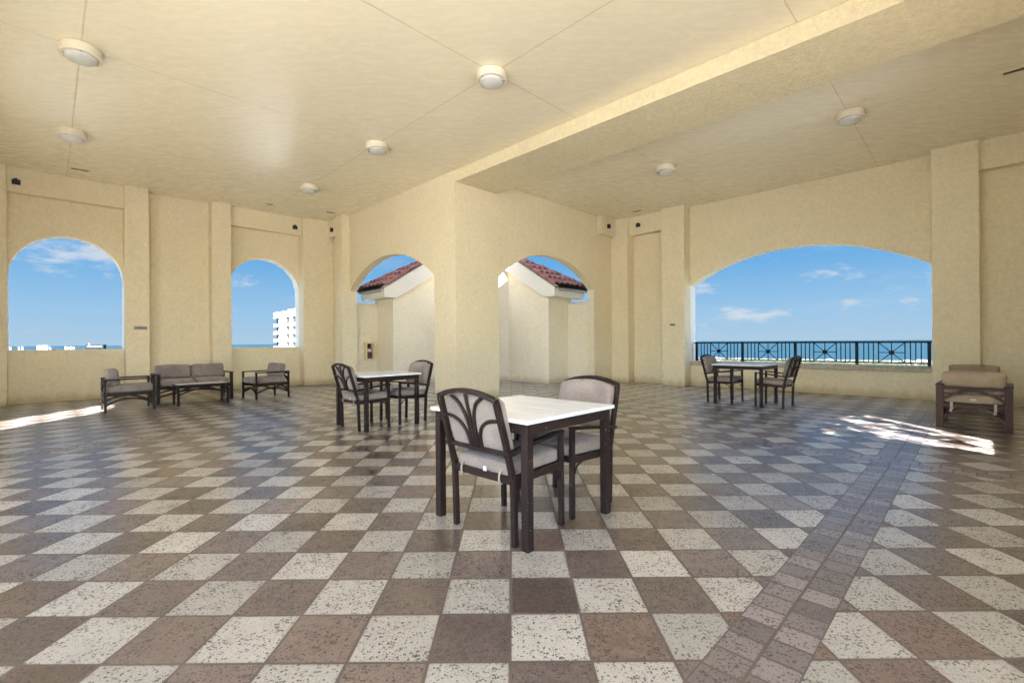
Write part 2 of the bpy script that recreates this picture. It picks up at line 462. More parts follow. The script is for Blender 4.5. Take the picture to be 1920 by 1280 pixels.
def cushion(bm, x0, x1, y0, y1, z0, z1, r=0.035, puff=0.012, n=10, M=None, arch=0.0, jit=0.004, axis=2):
    """soft rounded pad; 'axis' is the thin direction that puffs"""
    lo = Vector((x0, y0, z0)); hi = Vector((x1, y1, z1)); c = (lo + hi) / 2; h = (hi - lo) / 2
    b2 = bmesh.new(); bmesh.ops.create_cube(b2, size=2.0)
    bmesh.ops.subdivide_edges(b2, edges=b2.edges[:], cuts=n, use_grid_fill=True)
    seed = Vector((random.random() * 9, random.random() * 9, random.random() * 9))
    from mathutils import noise as mn
    for v in b2.verts:
        p = Vector([h[i] * math.copysign(abs(v.co[i]) ** 0.8, v.co[i]) for i in range(3)])
        q = Vector([max(-h[i] + r, min(h[i] - r, p[i])) for i in range(3)])
        d = p - q
        if d.length > 1e-6: p = q + d.normalized() * min(r, d.length * 1.0 if d.length < r else r)
        e = [1 - abs(v.co[i]) ** 4 for i in range(3)]
        o = [i for i in range(3) if i != axis]
        p[axis] *= 1 + puff / h[axis] * e[o[0]] * e[o[1]]
        if arch: p[2] += arch * (1 - v.co[1] ** 2) * max(0, v.co[2])
        p += Vector((0, 0, 0)) + mn.noise_vector((p + c) * 6 + seed) * jit
        v.co = p + c
    me = bpy.data.meshes.new('tmp'); b2.to_mesh(me); b2.free()
    if M is not None: me.transform(M)
    bm.from_mesh(me); bpy.data.meshes.remove(me)
def children_of(o): return [c for c in bpy.data.objects if c.parent is o]
def copy_tree(o, parent=None):
    c = o.copy(); COL.objects.link(c)
    if parent is not None: c.parent = parent
    for ch in children_of(o): copy_tree(ch, c)
    return c

A45 = R(45)      # building axes: local x = u, local y = v

def arch_wall(bm, axis, s0, s1, front, back, ztop, openings, sill, spring, seg=28, reveal=0):
    """wall running along u or v with arched openings; openings = (a, b, rise)"""
    faces = []; V = {}
    def key(s, z): return (round(s, 4), round(z, 4))
    cols = []; cur = s0
    lev = sorted({0.0, sill, spring, ztop})
    def solid(a, b):
        for z0, z1 in zip(lev, lev[1:]): faces.append((key(a, z0), key(b, z0), key(b, z1), key(a, z1)))
    for a, b, rise in openings:
        if a > cur: solid(cur, a)
        if sill > 0: faces.append((key(a, 0), key(b, 0), key(b, sill), key(a, sill)))
        w = (b - a) / 2; mid = (a + b) / 2
        pts = []
        for i in range(seg + 1):
            if abs(rise - w) < 1e-3:
                th = math.pi * (1 - i / seg); pts.append((mid + w * math.cos(th), spring + w * math.sin(th)))
            else:
                Rr = (w * w + rise * rise) / (2 * rise); th0 = math.asin(w / Rr); th = -th0 + 2 * th0 * i / seg
                pts.append((mid + Rr * math.sin(th), spring + rise - Rr + Rr * math.cos(th)))
        pts[0] = (a, spring); pts[-1] = (b, spring)
        for p, q in zip(pts, pts[1:]): faces.append((key(*p), key(*q), key(q[0], ztop), key(p[0], ztop)))
        cur = b
    if cur < s1: solid(cur, s1)
    def vert(k, d):
        kk = (k, d)
        if kk not in V:
            co = (k[0], d, k[1]) if axis == 'u' else (d, k[0], k[1])
            V[kk] = bm.verts.new(co)
        return V[kk]
    edges = {}
    for f in faces:
        bm.faces.new([vert(k, front) for k in f]); bm.faces.new([vert(k, back) for k in f][::-1])
        for i in range(4):
            e = (f[i], f[(i + 1) % 4]); kk = tuple(sorted(e)); edges[kk] = edges.get(kk, 0) + 1
    for (a, b), c in edges.items():
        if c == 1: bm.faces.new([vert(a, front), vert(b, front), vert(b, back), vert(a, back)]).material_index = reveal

# ------------------------------------------------------------------ the setting
H = EYE + 3.6         # ceiling height 4.8
bm = bmesh.new()
prism(bm, [(-5.2, -5.2), (12.58, -5.2), (12.58, 7.91), (16, 7.91), (16, 16), (6.25, 16), (6.25, 14.2), (-5.2, 14.2)], -0.4, 0.0)
fl = mesh_obj('floor', bm, M_floor, rot=A45); tag(fl, None, None, kind='structure')

bm = bmesh.new()
RE = -4.75
prism(bm, [(RE, RE), (2.0, RE), (2.0, -1.42), (12.6, -1.42), (12.6, 7.91), (6.25, 7.91), (6.25, 14.22), (-2.09, 14.22), (-2.09, 5.2), (RE, 5.2)], H, H + 1.2)  # slab depth above the soffit is unseen, added to shade the courtyard
ce = mesh_obj('ceiling', bm, M_ceil, rot=A45); tag(ce, None, None, kind='structure')

bm = bmesh.new()
prism(bm, [(-16, -16), (12.58, -16), (12.58, -5.204), (-5.204, -5.204), (-5.204, 14.2), (-16, 14.2)], -0.4, -0.004)  # unseen pale deck added behind the camera to bounce sun indoors
tr = mesh_obj('unseen_bounce_deck', bm, M_bounce_deck, rot=A45); tag(tr, None, None, kind='structure')

bm = boxes((6.03, 7.22, -1.1, 7.69, H - 0.243, H))
bmb = mesh_obj('ceiling_beam', bm, M_beam, rot=A45, bevel=0.012)
tag(bmb, 'broad textured cream beam under the ceiling running out from the corner pillar', 'beam')

bm = boxes((6.03, 7.275, 7.69, 8.44, 0, H))
cp = mesh_obj('corner_pillar', bm, M_wall, rot=A45)
tag(cp, 'square cream stucco pillar at the inner corner between the two courtyard arches', 'pillar')

# far wall with the two round-headed openings
aw = empty('arcade_wall', UV(0, 13.9)); aw.rotation_euler = (0, 0, A45)
tag(aw, 'cream stucco wall with two narrow round headed openings and pilasters behind the sofa', 'wall')
def in_wall(o, root):      # children are modelled in building coordinates
    o.parent = root
    o.matrix_parent_inverse = (Matrix.Translation(root.location) @ Matrix.Rotation(root.rotation_euler[2], 4, 'Z')).inverted()
    return o
def wpart(name, bm, mat, root, bevel=0.0, smooth=False):
    o = mesh_obj(name, bm, mat, rot=A45, bevel=bevel, smooth=smooth)
    return in_wall(o, root)
bm = bmesh.new()
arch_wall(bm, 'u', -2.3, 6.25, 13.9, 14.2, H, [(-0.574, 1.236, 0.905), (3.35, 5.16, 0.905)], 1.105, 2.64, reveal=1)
wpart('wall_panel', bm, [M_wall, M_reveal_skylit], aw)
for a, b in ((-1.1, -0.574), (1.236, 1.67), (2.92, 3.35), (5.16, 6.03)):
    wpart('pilaster', boxes((a, b, 13.55, 13.9, 0, H)), M_wall, aw, bevel=0.010)
for a, b in ((-0.574, 1.236), (3.35, 5.16)):
    wpart('header_band', boxes((a, b, 13.72, 13.9, H - 0.5, H)), M_wall, aw)
wpart('dado_panel', boxes((1.67, 2.92, 13.845, 13.9, 0, 1.09)), M_wall, aw)

# side wall of that wing, mostly beyond the frame; a small arched opening lets the sun in
ew = empty('end_wall', UV(-1.77, 10)); ew.rotation_euler = (0, 0, A45)
tag(ew, 'cream stucco side wall with one narrow arched opening closing the wing beside the arcade wall', 'wall')
bm = bmesh.new()
arch_wall(bm, 'v', 5.2, 13.9, -1.77, -2.07, H, [(8.27, 9.73, 0.73)], 0.5, 2.82)
wpart('wall_panel', bm, M_wall, ew)

# courtyard wall, left face
cw = empty('courtyard_wall', UV(6.03, 11)); cw.rotation_euler = (0, 0, A45)
tag(cw, 'cream stucco wall left of the corner pillar with a low arched way into the courtyard', 'wall')
bm = bmesh.new()
arch_wall(bm, 'v', 8.44, 13.9, 6.03, 6.25, H, [(8.44, 12.5, 0.72)], 0.0, 2.68)
wpart('wall_panel', bm, M_wall, cw)
wpart('pilaster', boxes((5.81, 6.03, 12.5, 12.91, 0, H)), M_wall, cw)
wpart('header_band', boxes((5.88, 6.03, 12.91, 13.55, H - 0.5, H)), M_wall, cw)
# courtyard wall, right face
cw2 = empty('courtyard_wall', UV(9, 7.69)); cw2.rotation_euler = (0, 0, A45)
tag(cw2, 'cream stucco wall right of the corner pillar with a low arched way into the courtyard', 'wall')
bm = bmesh.new()
arch_wall(bm, 'u', 7.275, 12.27, 7.69, 7.91, H, [(7.275, 11.0, 0.72)], 0.0, 2.68)
wpart('wall_panel', bm, M_wall, cw2)
wpart('header_band', boxes((11.19, 11.9, 7.54, 7.69, H - 0.52, H)), M_wall, cw2)

# sea wall with the wide arch
sw = empty('sea_wall', UV(12.27, 3)); sw.rotation_euler = (0, 0, A45)
tag(sw, 'cream stucco wall with one wide shallow arch looking out to the sea', 'wall')
bm = bmesh.new()
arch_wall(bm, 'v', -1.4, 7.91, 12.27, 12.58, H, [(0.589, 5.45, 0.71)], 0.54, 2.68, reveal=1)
wpart('wall_panel', bm, [M_wall, M_reveal_skylit], sw)
for a, b in ((5.45, 6.09), (-0.054, 0.589), (7.14, 7.69)):
    wpart('pilaster', boxes((11.9, 12.27, a, b, 0, H)), M_wall, sw, bevel=0.010)
for a, b in ((6.09, 7.14), (-1.1, -0.054)):
    wpart('header_band', boxes((12.05, 12.27, a, b, H - 0.52, H)), M_wall, sw)
    wpart('dado_panel', boxes((12.245, 12.27, a, b, 0, 0.575)), M_wall, sw)
wpart('ledge', boxes((12.215, 12.64, 0.60, 5.44, 0.543, 0.655)), M_ledge, sw, bevel=0.012)
# short return wall with an arch, beyond the right edge of the frame
rw = empty('return_wall', UV(8, -1.1)); rw.rotation_euler = (0, 0, A45)
tag(rw, 'cream stucco return wall with one wide arch closing the seaward wing', 'wall')
bm = bmesh.new()
arch_wall(bm, 'u', 2.0, 12.27, -1.1, -1.4, H, [(3.47, 6.87, 0.66)], 1.15, 2.85)
wpart('wall_panel', bm, M_wall, rw)

# ------------------------------------------------------------------ railing in the sea arch
rl = empty('balcony_railing', UV(12.45, 3.02, 0.655)); rl.rotation_euler = (0, 0, A45)
tag(rl, 'dark green metal railing with star panels standing on the stone ledge of the sea arch', 'railing')
RU = 12.45; ZB, ZT = 0.655, 1.165
for i in range(5):
    v = 0.66 + i * 1.175
    wpart('post', boxes((RU - 0.025, RU + 0.025, v - 0.028, v + 0.028, ZB, ZT - 0.04)), M_rail, rl)
wpart('top_rail', boxes((RU - 0.032, RU + 0.032, 0.62, 5.42, ZT - 0.04, ZT)), M_rail, rl, bevel=0.006)
for i in range(4):
    v0 = 0.66 + i * 1.175 + 0.028; v1 = v0 + 1.175 - 0.056
    wpart('bottom_rail', boxes((RU - 0.015, RU + 0.015, v0, v1, ZB + 0.045, ZB + 0.07)), M_rail, rl)
    c = (v0 + v1) / 2; hw = 0.215
    for sgn in (-1, 1):
        for k in range(3):
            q = c + sgn * (hw + 0.085 + k * 0.083)
            wpart('baluster', boxes((RU - 0.009, RU + 0.009, q - 0.009, q + 0.009, ZB + 0.07, ZT - 0.04)), M_rail, rl)
    bm = bmesh.new()
    z0, z1 = ZB + 0.07, ZT - 0.04; zc = (z0 + z1) / 2
    for sgn in (-1, 1): box(bm, RU - 0.010, RU + 0.010, c + sgn * hw - 0.010, c + sgn * hw + 0.010, z0, z1)
    for k in range(4):
        dv, dz = ((hw - 0.01, 0), (0, zc - z0), (hw - 0.01, zc - z0), (hw - 0.01, -(zc - z0)))[k]
        bar(bm, [(RU, c - dv, zc - dz), (RU, c + dv, zc + dz)], 0.016, 0.016, up=Vector((1, 0, 0)))
    n0 = len(bm.verts)
    b3 = bmesh.new(); lathe(b3, [(0, -0.016), (0.048, -0.016), (0.048, 0.016), (0, 0.016)], 20)
    me = bpy.data.meshes.new('t'); b3.to_mesh(me); b3.free()
    me.transform(Matrix.Translation((RU, c, zc)) @ Matrix.Rotation(R(90), 4, 'Y')); bm.from_mesh(me); bpy.data.meshes.remove(me)
    wpart('star_panel', bm, M_rail, rl)

# ------------------------------------------------------------------ courtyard: tiled-roof blocks
def mir(u, v, flip): return (u, v) if not flip else (6.03 + (v - 7.69), 7.69 + (u - 6.03))
def roof_z(d): return EYE + 1.56 + 0.62 * d       # height of tile plane at distance d up from the eave
def court_block(flip, label):
    root = empty('tile_roofed_block', UV(*mir(10.15, 8.66, flip))); root.rotation_euler = (0, 0, A45)
    tag(root, label, 'building', 'stucco blocks around the courtyard')
    def P(pts): return [mir(u, v, flip) for u, v in pts]
    bm = bmesh.new()
    slope = lambda u, v: EYE + 1.32 + (0.58 * (max(0, (v if not flip else 7.69 + (u - 6.03)) - 8.66)))
    prism(bm, P([(10.15, 8.66), (11.2, 8.66), (11.2, 10.3), (10.15, 10.3)]), 0, slope)
    wpart('wall', bm, M_court, root)
    # eave boards
    def obox(u0, u1, v0, v1, z0, z1):
        b = bmesh.new(); prism(b, P([(u0, v0), (u1, v0), (u1, v1), (u0, v1)]), z0, z1); return b
    wpart('eave_board', obox(9.98, 11.40, 8.33, 8.655, EYE + 1.27, EYE + 1.44), M_trim, root, bevel=0.006)
    wpart('gutter', obox(9.97, 11.46, 8.27, 8.60, EYE + 1.445, EYE + 1.55), M_steel, root, bevel=0.01)
    bm = bmesh.new()
    L = [(8.27, 1.27), (8.27, 1.44), (10.5, 1.44 + 0.62 * 2.23), (10.5, 1.27 + 0.62 * 2.23 - 0.02)]
    for du0, du1, off, th in ((9.95, 9.975, 0.0, 0.0), (9.975, 10.147, 0.03, 0.0)):
        pts = [(8.27, 1.27 + off), (8.66, 1.27 + off), (10.6, 1.27 + off + 0.60 * 1.94), (10.6, 1.56 + 0.62 * 2.33), (8.27, 1.56)]
        a = [bm.verts.new((*mir(du0, v, flip), EYE + z)) for v, z in pts]; b = [bm.verts.new((*mir(du1, v, flip), EYE + z)) for v, z in pts]
        bm.faces.new(a); bm.faces.new(b[::-1])
        for i in range(5): bm.faces.new((a[i], a[(i + 1) % 5], b[(i + 1) % 5], b[i]))
    wpart('verge_board', bm, M_trim, root, bevel=0.005)
    bm = bmesh.new()
    # barrel tiles, one curved strip per course, stepped at the hip
    D = 1.70; nc = 6; cd = D / nc; per = 0.23
    for k in range(nc):
        d0, d1 = k * cd - 0.03, (k + 1) * cd + 0.05
        ua, ub = 9.93, 11.56 - k * cd
        n = max(6, int((ub - ua) / per * 10))
        rows = []
        for d, lift in ((d0, 0.060), ((d0 + d1) / 2, 0.032), (d1, 0.004)):
            row = []
            for i in range(n + 1):
                u = ua + (ub - ua) * i / n
                wv = abs(math.sin(math.pi * (u - ua) / per)) ** 0.75 * 0.085
                row.append((u, 8.27 + d, roof_z(d) + lift + wv))
            rows.append(row)
        base = [(u, v, z - 0.045 - 0.0) for u, v, z in rows[0]]
        base = [(u, v, min(z, roof_z(d0) + 0.012)) for u, v, z in base]
        allr = [base] + rows
        vv = [[bm.verts.new((*mir(u, v, flip), z)) for u, v, z in r_] for r_ in allr]
        for a, b in zip(vv[1:], vv[2:]):
            for i in range(n): bm.faces.new((a[i], a[i + 1], b[i + 1], b[i]))
        # end closure at the hip
        e = [r_[-1] for r_ in vv[1:]]
        dn = bm.verts.new((*mir(ub, 8.27 + d1, flip), roof_z(d1) - 0.06))
        bm.faces.new(e + [dn])
        # under-sheet so that no light leaks between the courses
        q = [bm.verts.new((*mir(u, 8.27 + d, flip), roof_z(d) - 0.02)) for u, d in ((ua, d0), (ub, d0), (ub, d1), (ua, d1))]
        bm.faces.new(q).material_index = 1
    o = wpart('tile_slope', bm, [M_tile, M_hollow_shade], root)
    sm = o.modifiers.new('t', 'SOLIDIFY'); sm.thickness = 0.014; sm.offset = 0
    # hip slope falling away behind
    bm = bmesh.new()
    q = [(11.56, 8.27, roof_z(0) + 0.01), (11.56, 12.0, roof_z(0)), (9.95, 12.0, roof_z(1.6)), (9.95, 9.88, roof_z(1.6) - 0.01)]
    bm.faces.new([bm.verts.new((*mir(u, v, flip), z)) for u, v, z in q])
    q2 = [(9.95, 9.88, roof_z(1.6) - 0.01), (9.95, 12.0, roof_z(1.6)), (9.95, 12.0, roof_z(0)), (9.95, 9.88, roof_z(0.9))]
    o = wpart('rear_slope', bm, M_tile, root)
    sm = o.modifiers.new('t', 'SOLIDIFY'); sm.thickness = 0.05
    # low parapet that ties the block back to the loggia
    wpart('parapet', obox(11.04, 11.24, 7.915, 8.655, 0, EYE + 1.11), M_court, root)
    wpart('parapet_cap', obox(10.98, 11.30, 7.93, 8.65, EYE + 1.113, EYE + 1.17), M_trim, root, bevel=0.008)
    return root
court_block(False, 'stucco block with red tile roof, seen through the arch right of the corner pillar')
court_block(True, 'stucco block with red tile roof, seen through the arch left of the corner pillar')
bm = bmesh.new(); prism(bm, [(8.65, 11.8), (10.15, 10.3), (10.15, 11.8)], 0, EYE + 2.75)
sp = mesh_obj('splayed_pier', bm, M_court, rot=A45)
tag(sp, 'bright splayed stucco pier in the courtyard between the two tile roofed blocks', 'pier')

# ------------------------------------------------------------------ small fixtures
def light_fixture():
    root = empty('ceiling_light')
    bm = bmesh.new(); lathe(bm, [(0, 0), (0.185, 0), (0.195, -0.006), (0.195, -0.088), (0.203, -0.092), (0.203, -0.108), (0.192, -0.115), (0.165, -0.116), (0.160, -0.108), (0, -0.108)], 48)
    mesh_obj('housing', bm, M_housing, root, smooth=False)
    bm = bmesh.new(); lathe(bm, [(0.160, -0.109)] + [(0.160 * math.cos(a), -0.112 - 0.068 * math.sin(a)) for a in [R(q) for q in range(5, 90, 8)]] + [(0, -0.180)], 48)
    mesh_obj('lens', bm, M_dome, root, smooth=True)
    for k in range(3):
        a = R(35 + 120 * k)
        mesh_obj('screw', boxes((0.178 * math.cos(a) - 0.005, 0.178 * math.cos(a) + 0.005, 0.178 * math.sin(a) - 0.005, 0.178 * math.sin(a) + 0.005, -0.121, -0.1155)), M_black, root)
    return root
LIGHTS = [((0.30, 7.66), 'largest looking round ceiling light, above the empty floor at far left'),
          ((0.30, 10.76), 'round ceiling light nearest the left arched opening'),
          ((4.22, 4.57), 'round ceiling light above the front table, on the ceiling left of the beam'),
          ((4.24, 7.67), 'round ceiling light above the table beside the corner pillar, midway along its row'),
          ((4.24, 10.76), 'smallest looking round ceiling light left of the beam, near the second arched opening'),
          ((9.03, 1.39), 'round ceiling light right of the beam, in front of the middle of the sea arch'),
          ((9.06, 4.52), 'round ceiling light right of the beam, nearest the courtyard wall')]
proto = None
for (u, v), lab in LIGHTS:
    o = light_fixture() if proto is None else copy_tree(proto)
    if proto is None: proto = o
    o.location = UV(u, v, H - 0.001)
    o.rotation_euler = (0, 0, random.uniform(0, 2))
    tag(o, lab, 'ceiling light', 'round lights on the ceiling')

def wall_fix(u, v, z, rz, lab):
    root = empty('wall_speaker', UV(u, v, z), rz)
    tag(root, lab, 'speaker', 'small black boxes high on the walls')
    bm = boxes((-0.062, 0.062, -0.05, 0, -0.05, 0.05)); mesh_obj('case', bm, M_black, root, bevel=0.008)
    bm = boxes((-0.028, 0.022, -0.06, -0.03, 0.05, 0.068)); mesh_obj('bracket', bm, M_black, root)
    return root
wall_fix(-0.44, 13.72, EYE + 3.30, A45, 'small black box on the header band above the left arched opening')
wall_fix(4.99, 13.72, EYE + 3.30, A45, 'small black box on the header band above the second arched opening')
wall_fix(5.88, 13.25, EYE + 3.29, A45 - R(90), 'small black box on the band in the corner left of the left courtyard arch')
wall_fix(11.53, 7.54, EYE + 3.33, A45, 'small black box on the band in the corner right of the right courtyard arch')
wall_fix(12.05, 6.86, EYE + 3.33, A45 - R(90), 'small black box on the header band left of the pilaster beside the sea arch')

def vent(u, v, rz, L, lab):
    root = empty('ceiling_vent', UV(u, v, H), rz)
    tag(root, lab, 'vent', 'slots in the ceiling')
    bm = boxes((-L / 2, L / 2, -0.045, 0.045, -0.006, -0.001)); mesh_obj('frame', bm, M_housing, root)
    bm = boxes((-L / 2 + 0.015, L / 2 - 0.015, -0.03, 0.03, -0.012, -0.0065)); mesh_obj('slot', bm, M_black, root)
def ceil_pt(x, y):
    t = (x - 960) / 870; yh = 641 - 0.0079 * (x - 960); Y = 3.6 * 870 / (yh - y); X = t * Y
    return ((X + Y) / S2, (Y - X) / S2)
vent(*ceil_pt(152, 318.5), A45, 0.30, 'thin dark slot in the ceiling above the left arched opening')
vent(*ceil_pt(508, 383), A45, 0.16, 'short brown slot in the ceiling above the second arched opening')
vent(*ceil_pt(621, 398), A45, 0.26, 'dark slot in the ceiling by the corner left of the left courtyard arch')
vent(*ceil_pt(1196, 395.5), A45 + R(90), 0.26, 'faint slot in the ceiling by the corner right of the right courtyard arch')
vent(*ceil_pt(1912, 130), A45 + R(90), 0.30, 'dark slot in the ceiling at the far right edge of the photo')

def plaque(u, v, z, rz, w, h, lab):
    root = empty('plaque', UV(u, v, z), rz); tag(root, lab, 'sign')
    mesh_obj('border', boxes((-w / 2, w / 2, -0.008, 0, -h / 2, h / 2)), M_plaqueframe, root)
    mesh_obj('face', boxes((-w / 2 + 0.012, w / 2 - 0.012, -0.012, -0.0085, -h / 2 + 0.012, h / 2 - 0.012)), M_plaque, root)
    bm = bmesh.new(); x = -w / 2 + 0.03
    for L in ((0.035, 0.10, 0.03) if w > 0.2 else (0.03, 0.045, 0.02)):
        box(bm, x, x + L, -0.0145, -0.0125, -0.006, 0.012); x += L + 0.012
    mesh_obj('lettering', bm, M_black, root)
plaque(1.50, 13.55, EYE + 0.38, A45, 0.235, 0.075, 'small grey plaque on the pilaster right of the left arched opening')
plaque(11.9, 5.78, EYE + 0.435, A45 - R(90), 0.15, 0.055, 'tiny grey plaque on the pilaster left of the sea arch')

fx = empty('extinguisher_cabinet', UV(6.67, 12.69, EYE - 0.24), A45)
tag(fx, 'cream wall cabinet with a fire extinguisher behind its glass in the courtyard', 'cabinet')
mesh_obj('case', boxes((-0.14, -0.10, -0.17, 0, -0.27, 0.27), (0.10, 0.14, -0.17, 0, -0.27, 0.27), (-0.10, 0.10, -0.17, 0, -0.27, -0.22), (-0.10, 0.10, -0.17, 0, 0.22, 0.27), (-0.10, 0.10, -0.012, 0, -0.22, 0.22)), M_cab, fx)
mesh_obj('back_liner', boxes((-0.098, 0.098, -0.02, -0.014, -0.218, 0.218)), M_black, fx)
bm = bmesh.new(); lathe(bm, [(0, -0.20), (0.06, -0.20), (0.065, -0.18), (0.065, 0.08), (0.03, 0.12), (0.02, 0.13), (0.02, 0.17), (0, 0.17)], 20)
mesh_obj('extinguisher', bm, M_red, fx, smooth=True, loc=(0.01, -0.09, 0))
bm = bmesh.new(); lathe(bm, [(0.067, 0.0), (0.067, 0.09)], 20); mesh_obj('label_sleeve', bm, M_silver, fx, loc=(0.01, -0.09, -0.02))

wv = empty('wall_vent', UV(12.245, 6.22, 0.2), A45 - R(90))
tag(wv, 'small pale square vent low on the wall left of the sea arch', 'vent')
mesh_obj('frame', boxes((-0.085, 0.085, -0.016, 0, 0.055, 0.075), (-0.085, 0.085, -0.016, 0, -0.075, -0.055), (-0.085, -0.065, -0.016, 0, -0.055, 0.055), (0.065, 0.085, -0.016, 0, -0.055, 0.055)), M_trim, wv)
mesh_obj('flap', boxes((-0.064, 0.064, -0.008, -0.001, -0.054, 0.054)), M_steel, wv)

# ------------------------------------------------------------------ dining chair
def smooth_curve(pts, n=8):
    pts = [Vector(p) for p in pts]; out = []
    ext = [pts[0] * 2 - pts[1]] + pts + [pts[-1] * 2 - pts[-2]]
    for i in range(1, len(ext) - 2):
        p0, p1, p2, p3 = ext[i - 1:i + 3]
        for k in range(n):
            t = k / n
            out.append(0.5 * ((2 * p1) + (p2 - p0) * t + (2 * p0 - 5 * p1 + 4 * p2 - p3) * t * t + (3 * p1 - p0 - 3 * p2 + p3) * t ** 3))
    out.append(pts[-1]); return out

def make_chair():
    root = empty('dining_chair')
    HW = 0.262
    def xb(z): return -0.235 - max(0, z - 0.42) * 0.29
    for sy in (-1, 1):
        bm = bmesh.new(); bar(bm, [(0.228, sy * HW, 0), (0.222, sy * HW, 0.60)], 0.030, 0.034, up=Vector((1, 0, 0))); mesh_obj('leg', bm, M_metal, root, bevel=0.003)
        bm = bmesh.new(); bar(bm, [(-0.222, sy * HW, 0), (xb(0.40), sy * HW, 0.40)], 0.030, 0.036, up=Vector((1, 0, 0))); mesh_obj('leg', bm, M_metal, root, bevel=0.003)
        bm = bmesh.new()
        bar(bm, [(0.242, sy * (HW + 0.003), 0.612), (0.16, sy * (HW + 0.003), 0.608), (-0.05, sy * (HW + 0.004), 0.585), (-0.30, sy * (HW + 0.006), 0.552)], 0.036, 0.022)
        mesh_obj('arm', bm, M_metal, root, bevel=0.003)
    bm = bmesh.new()
    for sy in (-1, 1):
        bar(bm, [(xb(0.40), sy * (HW - 0.002), 0.401), (xb(0.62), sy * (HW - 0.004), 0.62), (xb(0.858), sy * (HW - 0.010), 0.858)], 0.030, 0.036, up=Vector((1, 0, 0)))
    top = []
    for i in range(15):
        a = -1 + 2 * i / 14; z = 0.862 + 0.050 * (1 - a * a)
        top.append((xb(z), a * (HW - 0.002), z))
    bar(bm, top, 0.038, 0.028)
    bar(bm, [(xb(0.55), -HW + 0.012, 0.55), (xb(0.55), HW - 0.012, 0.55)], 0.026, 0.026)
    mesh_obj('backrest_frame', bm, M_metal, root, bevel=0.003)
    bm = bmesh.new()
    def q(y, z): return (xb(z) - 0.004, y, z)
    for c in ([q(0, .56), q(0, .72), q(0, .89)],
              [q(.022, .56), q(.024, .66), q(.036, .75), (q(.075, .83)), q(.135, .872)],
              [q(-.022, .56), q(-.024, .66), q(-.036, .75), (q(-.075, .83)), q(-.135, .872)],
              [q(.046, .56), q(.055, .635), q(.095, .70), q(.16, .735), q(.245, .745)],
              [q(-.046, .56), q(-.055, .635), q(-.095, .70), q(-.16, .735), q(-.245, .745)]):
        tube(bm, smooth_curve(c, 5), 0.0115, 8)
    mesh_obj('backrest_lattice', bm, M_metal, root, smooth=True)
    bm = bmesh.new()
    for sy in (-1, 1):
        bar(bm, [(-0.225, sy * HW, 0.385), (0.212, sy * HW, 0.395)], 0.026, 0.042)
        # small curved brace under the seat rail
        tube(bm, smooth_curve([(0.20, sy * HW, 0.30), (0.165, sy * HW, 0.35), (0.10, sy * HW, 0.372)], 4), 0.008, 6)
    bar(bm, [(-0.232, -HW + 0.014, 0.385), (-0.232, HW - 0.014, 0.385)], 0.026, 0.042)
    bar(bm, [(0.212, -HW + 0.014, 0.395), (0.212, HW - 0.014, 0.395)], 0.026, 0.042)
    box(bm, -0.21, 0.20, -0.245, 0.245, 0.385, 0.398)
    mesh_obj('seat_frame', bm, M_metal, root)
    bm = bmesh.new(); cushion(bm, -0.225, 0.250, -0.243, 0.243, 0.406, 0.494, r=0.026, puff=0.010, M=Matrix.Rotation(R(-1.5), 4, 'Y'))
    seat = mesh_obj('seat_cushion', bm, M_fabric, root, smooth=True)
    for y in (-0.17, 0.17):
        bm = bmesh.new(); tube(bm, smooth_curve([(-0.222, y, 0.43), (-0.250, y, 0.425), (-0.256, y + .004, 0.385), (-0.236, y + .008, 0.350), (-0.205, y + .01, 0.378)], 4), 0.0065, 6)
        mesh_obj('tie', bm, M_strap, seat, smooth=True)
    mesh_obj('care_tag', boxes((-0.2435, -0.2405, -0.045, -0.015, 0.407, 0.437)), M_tag, seat)
    bm = bmesh.new(); ang = math.atan(0.29)
    M = Matrix.Translation((xb(0.70) + 0.045, 0, 0.70)) @ Matrix.Rotation(-ang, 4, 'Y')
    cushion(bm, -0.030, 0.034, -0.250, 0.250, -0.165, 0.158, r=0.022, puff=0.010, M=M, arch=0.046, axis=0)
    mesh_obj('back_cushion', bm, M_fabric, root, smooth=True)
    return root

def make_table():
    root = empty('dining_table')
    W = 0.455; n = 4; g = 0.008; pw = (2 * W - g * (n - 1)) / n
    bm = bmesh.new()
    for k in range(n):
        y0 = -W + k * (pw + g); box(bm, y0, y0 + pw, -W, W, 0.733, 0.756)
    mesh_obj('tabletop', bm, M_top, root, bevel=0.002)
    mesh_obj('gap_shade_sheet', boxes((-W + 0.03, W - 0.03, -W + 0.03, W - 0.03, 0.7312, 0.7326)), M_black, root)  # dark sheet added so the gaps between boards look shaded
    a = 0.432
    bm = boxes((-a + .05, a - .05, -a, -a + .03, 0.668, 0.731), (-a + .05, a - .05, a - .03, a, 0.668, 0.731),
               (-a, -a + .03, -a + .05, a - .05, 0.668, 0.731), (a - .03, a, -a + .05, a - .05, 0.668, 0.731),
               (-a + .03, a - .03, -0.02, 0.02, 0.70, 0.7305))
    mesh_obj('apron', bm, M_metal, root, bevel=0.002)
    for sx in (-1, 1):
        for sy in (-1, 1):
            x0, x1 = sorted((sx * a, sx * (a - 0.052))); y0, y1 = sorted((sy * a, sy * (a - 0.052)))
            mesh_obj('leg', boxes((x0, x1, y0, y1, 0.0, 0.731)), M_metal, root, bevel=0.003)
    return root

